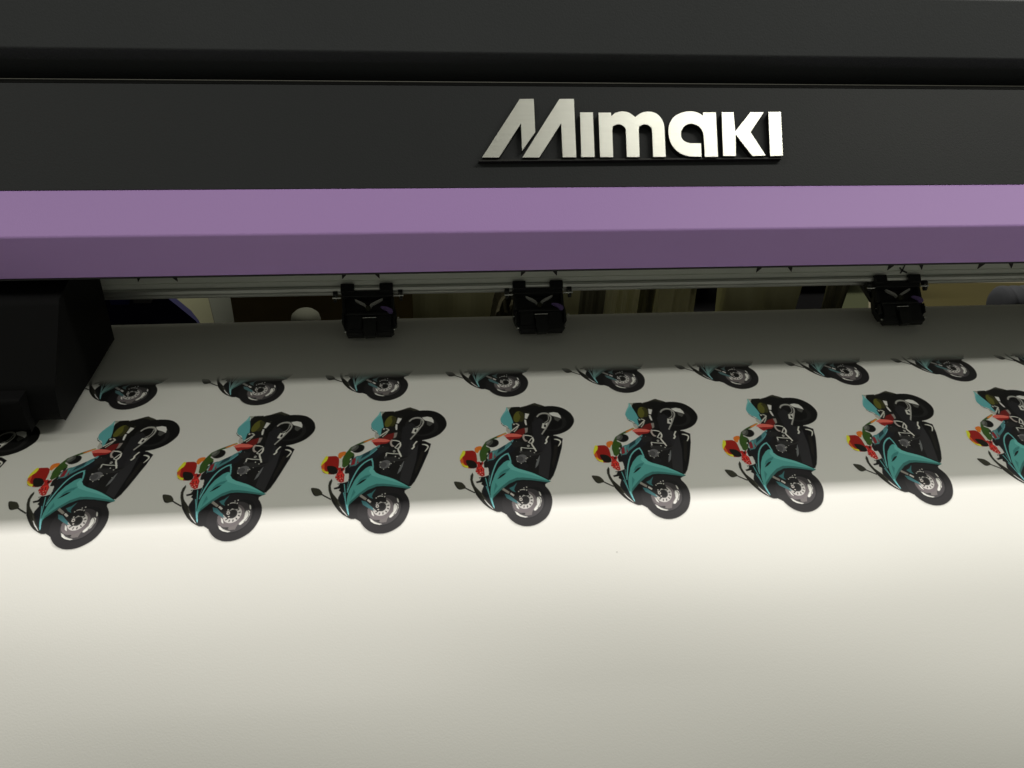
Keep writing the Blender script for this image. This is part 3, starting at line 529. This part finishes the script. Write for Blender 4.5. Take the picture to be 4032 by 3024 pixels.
 ((19,19,21),"141,637 150,643 157,652 162,663 167,674 172,686 176,700 178,714 179,729 178,745 176,763 172,780 167,796 161,812 153,826 143,840 133,853 120,865 107,876 93,885 79,893 65,898 51,902 37,904 23,904 9,901 -5,897 -18,890 -30,883 -40,875 -49,865 -56,854 -62,842 -66,829 -69,814 -69,799 -69,783 -66,765 -62,745 -56,726 -49,708 -39,693 -28,679 -15,667 0,656 18,647 39,639 59,633 79,629 96,628 113,629 128,632"),
 ((135,135,132),"-113,863 -108,873 -103,883 -98,892 -93,902 -88,910 -83,916 -77,922 -72,927 -66,932 -60,936 -54,940 -47,944 -40,947 -33,950 -27,953 -25,950 -32,946 -39,943 -45,940 -52,936 -58,932 -64,928 -70,924 -75,919 -80,913 -85,907 -90,899 -95,890 -100,880 -105,870 -110,861"),
 ((50,48,50),"160,729 161,757 157,785 148,812 133,836 114,857 92,874 68,885 43,891 18,891 -5,885 -26,873 -44,857 -57,836 -64,811 -67,784 -64,756 -55,729 -40,703 -22,681 0,663 25,650 51,643 77,643 101,650 122,663 140,681 152,703"),
 (None,"-49,834 -35,843 -18,862 8,876 36,885 18,890 -17,879 -40,861"),
 (None,"132,719 145,727 147,758 130,801 95,836 83,834 87,808 111,786 111,752 119,724"),
 (None,"136,671 146,684 150,704 145,715 138,696"),
 (None,"26,845 47,847 44,864 25,855"),
 ((50,50,50),"127,724 130,729 133,733 135,737 137,742 139,746 139,752 138,758 137,765 135,772 132,778 129,785 125,792 120,799 115,807 111,814 114,817 119,810 123,802 128,795 133,788 136,780 139,773 141,766 142,759 143,752 143,745 142,739 139,734 136,729 133,725 131,720"),
 ((88,84,84),"4,854 59,827 115,744 111,786 73,839 63,871 26,874"),
 ((30,30,30),"19,859 18,861 16,862 14,863 11,864 9,864 6,863 3,862 0,861 -2,859 -4,856 -5,854 -6,851 -6,849 -5,847 -4,845 -2,843 0,842 3,842 5,842 8,842 11,844 13,845 16,847 18,849 19,852 19,854 20,857"),
 ((84,79,81),"108,719 110,739 109,760 103,781 93,800 80,817 64,832 46,843 27,849 8,851 -11,849 -28,842 -42,831 -53,817 -60,799 -63,780 -62,759 -57,738 -47,718 -34,700 -18,685 1,673 20,666 40,664 59,666 76,673 90,685 101,700"),
 ((158,156,154),"89,721 91,736 90,752 86,767 80,782 71,794 60,805 47,813 34,817 21,818 8,816 -4,810 -14,802 -22,790 -27,777 -30,762 -29,747 -25,731 -19,716 -10,703 1,692 14,684 27,680 41,678 54,681 66,687 76,696 84,707"),
 ((84,79,81),"-66,760 -36,762 -33,799 -5,823 -25,833 -53,813"),
 (None,"-41,771 -27,785 -18,821 -34,807"),
 ((33,33,33),"63,733 63,741 62,750 60,758 56,766 51,772 44,777 38,781 30,782 23,782 17,780 11,776 6,771 2,764 0,756 -1,748 0,740 2,731 6,724 11,717 18,712 24,708 32,707 39,707 46,709 52,713 57,718 60,725"),
 ((14,14,14),"54,736 54,742 54,748 52,753 50,758 47,762 43,766 39,768 34,769 30,769 26,767 22,764 19,760 16,756 15,751 14,745 15,739 16,734 19,729 22,724 26,721 30,719 34,718 39,718 43,720 47,722 50,726 52,731"),
 ((40,40,40),"74,704 73,708 70,713 65,717 60,718 57,716 57,713 61,708 66,704 71,703"),
 ((40,40,40),"86,730 85,734 80,738 75,740 70,739 67,737 69,734 73,730 79,728 83,728"),
 ((40,40,40),"83,766 80,768 76,767 71,764 68,760 68,756 71,754 75,755 80,758 83,763"),
 ((40,40,40),"69,792 66,793 61,791 58,786 56,781 56,777 59,777 64,779 67,784 69,789"),
 ((40,40,40),"41,810 38,808 37,803 37,796 39,790 41,788 44,790 45,796 45,802 43,808"),
 ((40,40,40),"14,811 12,808 12,802 14,796 17,791 20,789 22,792 22,798 20,804 17,809"),
 ((40,40,40),"-12,793 -12,790 -8,785 -3,782 2,780 4,782 4,785 1,790 -4,794 -9,795"),
 ((40,40,40),"-24,768 -23,764 -19,761 -13,759 -8,759 -6,761 -7,765 -12,768 -17,770 -22,770"),
 ((40,40,40),"-22,732 -19,730 -15,731 -10,735 -7,739 -7,743 -10,744 -14,744 -19,740 -22,736"),
 ((22,22,23),"-25,647 9,637 57,650 64,691 67,705 41,707 24,697 6,719 -26,725 -41,693"),
 ((170,168,165),"38,636 36,640 33,641 31,639 30,636 32,633 34,631 37,633"),
 ((170,168,165),"59,630 57,633 54,635 51,633 50,629 52,625 55,624 58,626"),
 ((170,168,165),"-3,666 -4,669 -8,671 -10,669 -11,665 -10,661 -6,660 -3,662"),
 ((170,168,165),"56,656 54,660 51,662 48,660 47,656 49,652 52,651 55,652"),
 ((170,168,165),"3,710 1,714 -3,715 -6,713 -7,709 -5,705 -2,703 2,705"),
 ((170,168,165),"-33,746 -35,749 -38,750 -40,748 -41,745 -39,742 -37,741 -34,742"),
 ((170,168,165),"-57,724 -59,728 -62,730 -65,728 -66,724 -64,720 -61,719 -58,721"),
 ((170,168,165),"3,658 7,657 10,655 13,654 16,653 20,653 23,653 28,653 32,654 36,655 41,656 42,649 38,649 33,648 29,647 24,646 20,646 16,647 12,648 9,649 6,651 2,652"),
 ((50,96,100),"-71,632 -39,616 -9,582 -31,627 -37,650 -28,672 -53,657"),
 ((54,98,104),"-108,681 -75,693 -45,731 -8,760 -24,772 -65,744 -98,717"),
 ((150,148,146),"-27,741 -7,740 16,767 -6,773 -28,759"),
 ((20,20,20),"-88,676 -52,720 -13,765 6,786 25,762 5,741 -33,696 -69,652"),
 ((122,118,112),"-123,644 -80,682 -70,666 -112,627"),
 ((172,168,164),"-71,684 -48,707 -39,694 -62,671"),
 ((172,168,164),"13,737 12,740 11,742 10,745 8,747 6,748 3,749 1,749 -1,749 -4,748 -5,746 -7,744 -8,741 -8,739 -8,736 -8,733 -7,730 -5,728 -3,726 -1,724 1,724 4,723 6,724 8,725 10,727 11,729 12,731 13,734"),
 ((30,30,30),"8,737 7,738 7,740 6,741 5,742 4,743 3,743 2,743 0,743 -1,742 -2,741 -3,740 -3,739 -3,737 -3,736 -3,734 -2,733 -2,732 -1,731 0,730 2,730 3,729 4,730 5,730 6,731 7,732 8,734 8,735"),
 ((172,168,164),"15,765 14,766 14,767 13,768 12,768 11,769 10,769 9,769 7,769 6,769 5,768 4,767 4,766 4,765 4,764 4,763 4,762 5,762 6,761 7,760 8,760 10,760 11,760 12,761 13,761 14,762 14,763 15,764"),
]

mi = bpy.data.materials.new('printed_ink'); mi.use_nodes = True
nt = mi.node_tree; N = nt.nodes; L = nt.links; bs = N['Principled BSDF']
at_ = N.new('ShaderNodeAttribute'); at_.attribute_name = 'ink'; L.new(at_.outputs['Color'], bs.inputs['Base Color'])
mr = N.new('ShaderNodeMapRange'); mr.inputs[3].default_value = .7; mr.inputs[4].default_value = .2; L.new(at_.outputs['Alpha'], mr.inputs[0]); L.new(mr.outputs[0], bs.inputs['Specular IOR Level'])
bs.inputs['Roughness'].default_value = .42 * 1.1
RES = 1.5                                   # raster cell: 0.15 mm
gx0, gx1, gy0, gy1 = -475, 533, -357, 977
nx, ny = int((gx1 - gx0) / RES), int((gy1 - gy0) / RES)
xs = gx0 + (np.arange(nx) + .5) * RES; ys = gy0 + (np.arange(ny) + .5) * RES
img = np.zeros((ny, nx, 3)); img[:] = WHITE; cov = np.zeros((ny, nx))
for c, pts in ART:
    p = np.array([tuple(map(float, q.split(','))) for q in pts.split()])
    i0, i1 = np.searchsorted(xs, [p[:, 0].min(), p[:, 0].max()]); j0, j1 = np.searchsorted(ys, [p[:, 1].min(), p[:, 1].max()])
    if i1 <= i0 or j1 <= j0: continue
    gx = xs[i0:i1][None, :]; ins = np.zeros((j1 - j0, i1 - i0), bool); gy = ys[j0:j1]
    q = np.roll(p, -1, 0)
    for (ax, ay), (bx, by) in zip(p, q):
        if ay == by: continue
        rows = (gy > min(ay, by)) & (gy <= max(ay, by))
        if not rows.any(): continue
        xi = ax + (gy[rows] - ay) * (bx - ax) / (by - ay)
        ins[rows] ^= gx < xi[:, None]
    sub = img[j0:j1, i0:i1]; sc = cov[j0:j1, i0:i1]
    if c is None: sub[ins] = WHITE; sc[ins] = 0
    else:
        k = np.minimum(np.array(lin(c)) * 1.85, .85); sub[ins] = k; sc[ins] = 1
nx2, ny2 = nx // 2, ny // 2
img = img[:ny2 * 2, :nx2 * 2].reshape(ny2, 2, nx2, 2, 3).mean((1, 3)); cov = cov[:ny2 * 2, :nx2 * 2].reshape(ny2, 2, nx2, 2).mean((1, 3))
gxs = (gx0 + (np.arange(nx2) + .5) * RES * 2) * 1e-4; gys = (gy0 + (np.arange(ny2) + .5) * RES * 2) * 1e-4
def motif(name, shift, fade=None):
    im = img.copy(); cv = cov.copy(); U = gys + shift
    if fade:
        k = np.clip((U - fade[0]) / (fade[1] - fade[0]), 0, 1); k = k * k * (3 - 2 * k)
        rng = np.random.RandomState(3); k = np.clip(k + 0 * rng.rand(len(k)), 0, 1)
        q = np.clip((fade[2] - U) / (fade[2] - fade[1]), 0, 1)[:, None, None] * .72      # early passes: the colour inks are still thin
        g = im.mean(2, keepdims=True) * .62; im = np.where(cv[..., None] > .5, im * (1 - q) + g * q, im)
        im = WHITE + (im - WHITE) * k[:, None, None]; cv = cv * k[:, None]
    act = cv > 0
    cell = act[:-1, :-1] | act[1:, :-1] | act[:-1, 1:] | act[1:, 1:]
    ji, ii = np.nonzero(cell)
    idx = -np.ones(im.shape[:2], int); used = np.zeros(im.shape[:2], bool)
    for dj in (0, 1):
        for di in (0, 1): used[ji + dj, ii + di] = True
    n = used.sum(); idx[used] = np.arange(n)
    vj, vi = np.nonzero(used)
    prof = np.array([paper(u, .00012) for u in U])
    co = np.stack([gxs[vi], prof[vj, 0], prof[vj, 1]], 1)
    f = np.stack([idx[ji, ii], idx[ji + 1, ii], idx[ji + 1, ii + 1], idx[ji, ii + 1]], 1)
    me = bpy.data.meshes.new(name)
    me.vertices.add(n); me.vertices.foreach_set('co', co.astype(np.float32).ravel())
    me.loops.add(f.size); me.loops.foreach_set('vertex_index', f.astype(np.int32).ravel())
    me.polygons.add(len(f)); me.polygons.foreach_set('loop_start', (np.arange(len(f)) * 4).astype(np.int32))
    me.polygons.foreach_set('use_smooth', np.ones(len(f), bool))
    me.update(calc_edges=True)
    ca = me.color_attributes.new('ink', 'FLOAT_COLOR', 'POINT')
    ca.data.foreach_set('color', np.concatenate([im[vj, vi], cv[vj, vi][:, None]], 1).astype(np.float32).ravel())
    me.materials.append(mi)
    return me
m_row1 = motif('motorcycle_print', 0.0)
m_row2 = motif('motorcycle_print', -.1405, (-.0915, -.078, -.055))
print('motif faces', len(m_row1.polygons), len(m_row2.polygons))
for mm in (m_row1, m_row2):
    for k in range(-2, 12):
        if mm is m_row1 and k > 10: continue
        o = bpy.data.objects.new('motorcycle_print', mm); COL.objects.link(o); o.location.x = .068 + (k - 4) * .1; o.parent = sheet
        if mm is m_row2: o['label'] = 'unfinished motorcycle print cut off above its front wheel'

for px_, u_, r_ in ((-.303, .062, .0010), (.129, .119, .0005)):
    b = MB(); y_, z_ = paper(u_, 0); yn, zn = paper(u_, .001); nrm = Vector((0, yn - y_, zn - z_)).normalized()
    c_ = Vector((px_, y_, z_)); e1 = Vector((1, 0, 0)); e2 = nrm.cross(e1)
    ring = [c_ + e1 * (r_ * (1 + .3 * math.sin(3 * a)) * math.cos(a)) + e2 * (r_ * .7 * math.sin(a)) for a in [i * math.pi / 4 for i in range(8)]]
    vs = [p - nrm * .0003 for p in ring] + [p * 1 + nrm * .0002 for p in ring]
    b.add(vs, [(i, (i + 1) % 8, 8 + (i + 1) % 8, 8 + i) for i in range(8)] + [tuple(range(8, 16))])
    o = b.build('dust_speck', M_zinc, None); o.parent = sheet
# ------------------------------------------------------------------ things on the table behind the printer
def top(o, label, cat, group=None):
    lift(o); return tag(o, label, cat, group)
TZ = -.74
t = empty('work_table', (.3, 1.4, 0), 'plain work table standing behind the printer', 'table')
b = MB(); b.box((-1.1, 1.00, TZ - .03), (1.9, 1.75, TZ)); o = b.build('tabletop', M_table, None, .003); o.location.z += H0; o.parent = t; o.matrix_parent_inverse = Matrix.Translation((-.3, -1.4, 0))
for x, y in ((-1.02, 1.05), (1.82, 1.05), (-1.02, 1.68), (1.82, 1.68)):
    b = MB(); b.box((x - .025, y - .025, -1.28), (x + .025, y + .025, TZ - .03)); o = b.build('leg', M_table, None, .002); o.location.z += H0; o.parent = t; o.matrix_parent_inverse = Matrix.Translation((-.3, -1.4, 0))
def X(x, y, Y): return at(x, y, Y).x
def flat(name, px, z, th, m_, label, cat, bev=.0015):
    """board lying level on a stack: its long edges pass through photo columns at y 1155 and y 1255"""
    (lt, lb), (rt, rb) = px
    def hit(x, y):
        d = at(x, y, 1.0); return Vector((d.x * z / d.z, z / d.z))
    def line(xt, xb):
        far, near = hit(xt, 1155), hit(xb, 1255); d = (far - near); return near - d * .35, far + d * .45
    (ln, lf), (rn, rf) = line(lt, lb), line(rt, rb)
    b = MB(); b.prism([(ln.x, ln.y), (rn.x, rn.y), (rf.x, rf.y), (lf.x, lf.y)], lambda p, t_: (p[0], p[1], z if t_ else z - th))
    o = b.build(name, m_, None, bev)
    return top(o, label, cat)
flat('cream_board', ((600, 600), (815, 839)), -.66, .012, M_cream, 'pale cream board standing behind the printer, left of the grey board', 'board')
flat('grey_board', ((817, 841), (915, 931)), -.664, .012, M_grey, 'pale grey board between the cream board and the brown carton', 'board')
flat('cream_card', ((250, 250), (385, 408)), -.655, .006, M_cream, 'small cream card corner left of the blue bag', 'card')
# cardboard box with flaps
bx = empty('cardboard_box', (X(1240, 1200, 1.2), 1.2, H0 + TZ), 'brown cardboard carton behind the left pinch roller', 'box')
x0, x1 = X(917, 1200, 1.2), X(1625, 1200, 1.2)
def sp_(b, name, m_, parent, bev=.001):
    o = b.build(name, m_, None, bev); o.location.z += H0; o.parent = parent; o.matrix_parent_inverse = Matrix.Translation(-parent.location); return o
b = MB(); b.box((x0, 1.19, TZ), (x1, 1.50, -.56)); sp_(b, 'carton_body', M_card, bx)
b = MB(); b.box((x0, 1.187, -.562), (x1, 1.191, -.50)); sp_(b, 'flap', M_card, bx)
b = MB(); b.box((x0 + .20, 1.1865, -.70), (x0 + .245, 1.1895, -.502)); sp_(b, 'packing_tape', mat('brown_tape', (.07, .045, .02), .35), bx, 0)
# white domed tub standing before the carton
def lathe(b, prof, cx, cy, n=28, mi=0, sx=1, sy=1):
    vs = []; fs = []
    for r, z in prof:
        for i in range(n): t_ = 2 * math.pi * i / n; vs.append((cx + r * sx * math.cos(t_), cy + r * sy * math.sin(t_), z))
    for j in range(len(prof) - 1):
        for i in range(n): fs.append((j * n + i, j * n + (i + 1) % n, (j + 1) * n + (i + 1) % n, (j + 1) * n + i))
    fs.append(tuple(range(n - 1, -1, -1))); fs.append(tuple((len(prof) - 1) * n + i for i in range(n)))
    b.add(vs, fs, mi, True)
c = at(1200, 1222, 1.12); rr = (X(1257, 1250, 1.12) - X(1140, 1250, 1.12)) / 2
b = MB(); zt_ = c.z
lathe(b, [(rr * .92, TZ), (rr, TZ + .02), (rr * 1.02, zt_ - .016), (rr * .93, zt_ - .008), (rr * .66, zt_ - .0025), (rr * .3, zt_ - .0005), (.0005, zt_)], c.x, 1.12)
top(b.build('white_tub', M_white, None), 'small white round topped tub in front of the brown carton', 'tub')
# dark blue bag
b = MB()
p = [at(385, 1165, 1.09), at(645, 1162, 1.09), at(700, 1205, 1.09), at(770, 1262, 1.09), at(800, 1300, 1.09)]
poly = [(p[0].x - .12, TZ), (p[4].x + .02, TZ), (p[4].x, p[4].z), (p[3].x, p[3].z), (p[2].x, p[2].z), (p[1].x, p[1].z), (p[1].x - .03, p[1].z + .03), (p[0].x, p[0].z + .03), (p[0].x - .13, p[0].z)]
b.prism(poly, lambda q, t_: (q[0] - (.012 if t_ else 0), 1.09 + (.03 if t_ else 0), q[1]))
bag = top(b.build('blue_bag', M_navy, None, .004, 3), 'dark navy cloth bag slumped beside the cream board', 'bag')
b = MB(); q0, q1 = at(430, 1168, 1.087), at(512, 1196, 1.087); b.box((q0.x, 1.083, q1.z), (q1.x, 1.092, q0.z + .02)); o = b.build('blue_patch', M_blue, None, .002); o.parent = bag
b = MB(); q0, q1 = at(522, 1166, 1.087), at(600, 1190, 1.087); b.box((q0.x, 1.083, q1.z), (q1.x, 1.092, q0.z + .02)); o = b.build('grey_patch', mat('grey_cloth', (.07, .07, .075), .9, spec=.08), None, .002); o.parent = bag
# drapes with folds
def drape(xa, xb, Y, m_, label, seed, amp=.0035, th=.012):
    rnd = random.Random(seed); xa_, xb_ = X(xa, 1200, Y), X(xb, 1200, Y); n = 40; f = []; pts = []
    ph = [rnd.random() * 6.28 for _ in range(3)]
    for i in range(n + 1):
        s = i / n; x = xa_ + (xb_ - xa_) * s
        d = amp * (math.sin(s * 19 + ph[0]) + .6 * math.sin(s * 37 + ph[1]) + .4 * math.sin(s * 9 + ph[2])); pts.append((x, Y + d))
    b = MB(); back = [(x, y + th) for x, y in pts[::-1]]
    b.prism(pts + back, lambda q, t_: (q[0] + (.006 if t_ else 0), q[1], -.45 if t_ else TZ + .0005))
    o = b.build('fabric_roll_end', m_, None); o.name = 'hanging_drape'
    return top(tag(o, group='cloths hanging behind the printer'), label, 'drape')
M_d2 = mat('dark_drape', (.16, .16, .11), .9, spec=.08, var=.3, vscale=14); M_d3 = mat('light_drape', (.72, .72, .46), .9, spec=.08, var=.25, vscale=10)
M_blk = mat('black_panel', (.004, .004, .004), 1, spec=0)
drape(1560, 2275, 1.25, M_drape, 'dim olive cloth hanging between the first two pinch rollers', 2)
drape(2240, 2400, 1.26, M_d2, 'dark green cloth just right of the middle pinch roller', 3)
drape(2385, 2510, 1.24, M_d3, 'olive grey cloth fold between two dark folds behind the printer', 4)
drape(2485, 2600, 1.26, M_d2, 'narrow dark cloth fold left of the lightest cloth', 5)
drape(2575, 2765, 1.23, M_d3, 'lightest grey green cloth, left of the black board', 6)
drape(2790, 3260, 1.25, M_drape, 'wide olive cloth between the two black boards', 7)
drape(3228, 3350, 1.25, M_d2, 'dark olive cloth right of the slanted black board', 8)
flat('black_board', ((2742, 2728), (2822, 2812)), -.62, .02, M_blk, 'narrow black board at the right of the light cloth', 'board')
flat('black_board', ((3150, 3120), (3247, 3225)), -.61, .02, M_blk, 'slanted black board left of the right pinch roller', 'board')
flat('green_card', ((3335, 3300), (3420, 3420)), -.61, .01, mat('pale_green_card', (.03, .034, .016), .9, spec=.08), 'pale green card wedge directly left of the right pinch roller', 'card')
flat('yellow_box', ((3560, 3560), (4100, 4120)), -.62, .118, M_yellow, 'yellow topped box behind the gap at the far right', 'box', .003)
# crumpled film
b = MB(); c0 = at(1985, 1235, 1.10)
bmx = bmesh.new(); bmesh.ops.create_icosphere(bmx, subdivisions=3, radius=1)
rnd = random.Random(5)
for v in bmx.verts:
    k = 1 + rnd.uniform(-.16, .16); v.co = Vector((v.co.x * .024 * k, v.co.y * .03 * k, v.co.z * .075 * k * (1 - .2 * v.co.z)))
zc = TZ + .085
mef = bpy.data.meshes.new('crumpled_film'); bmx.to_mesh(mef); bmx.free()
o = link('crumpled_film', mef, None, [M_bag]); o.location = (c0.x + .004, 1.10, H0 + c0.z - .02); tag(o, 'crumpled tan plastic film left of the middle pinch roller', 'film')
# corrugated hose
hx, hz = X(4010, 1160, 1.08), at(4010, 1160, 1.08).z
hose = empty('corrugated_hose', (hx, 1.08, H0 + TZ), 'pale grey ribbed hose end at the far right edge behind the printer', 'hose')
R_ = .030; b = MB(); n = 24
cz = at(4000, 1190, 1.08).z - .006
pr = [(0, .012), (.0, .024), (.004, R_)] 
vs = []; fs = []
x_ = X(3925, 1180, 1.08); seq = [(0, .004), (.001, .018), (.006, .0285)]
k = .006
while k < .30:
    seq += [(k + .004, .0318), (k + .010, .0318), (k + .013, .0275), (k + .017, .0275)]; k += .018
for dx, r in seq:
    for i in range(n): t_ = 2 * math.pi * i / n; vs.append((x_ + dx, 1.08 + r * math.cos(t_), cz + r * math.sin(t_)))
for j in range(len(seq) - 1):
    for i in range(n): fs.append((j * n + i, j * n + (i + 1) % n, (j + 1) * n + (i + 1) % n, (j + 1) * n + i))
fs.append(tuple(range(n))); b.add(vs, fs, 0, True); sp_(b, 'hose_body', M_hose, hose, 0)
b = MB(); b.box((x_ + .05, 1.05, TZ), (x_ + .25, 1.11, cz - .026)); sp_(b, 'hose_stand', M_table, hose)

# ------------------------------------------------------------------ room
b = MB(); b.box((-4, -2.5, -1.36), (5, 3.4, -1.28)); o = lift(b.build('floor', M_floor)); o['kind'] = 'structure'
b = MB(); b.box((-4, 3.4, -1.279), (5, 3.5, 1.72)); o = lift(b.build('wall', M_wall)); o['kind'] = 'structure'
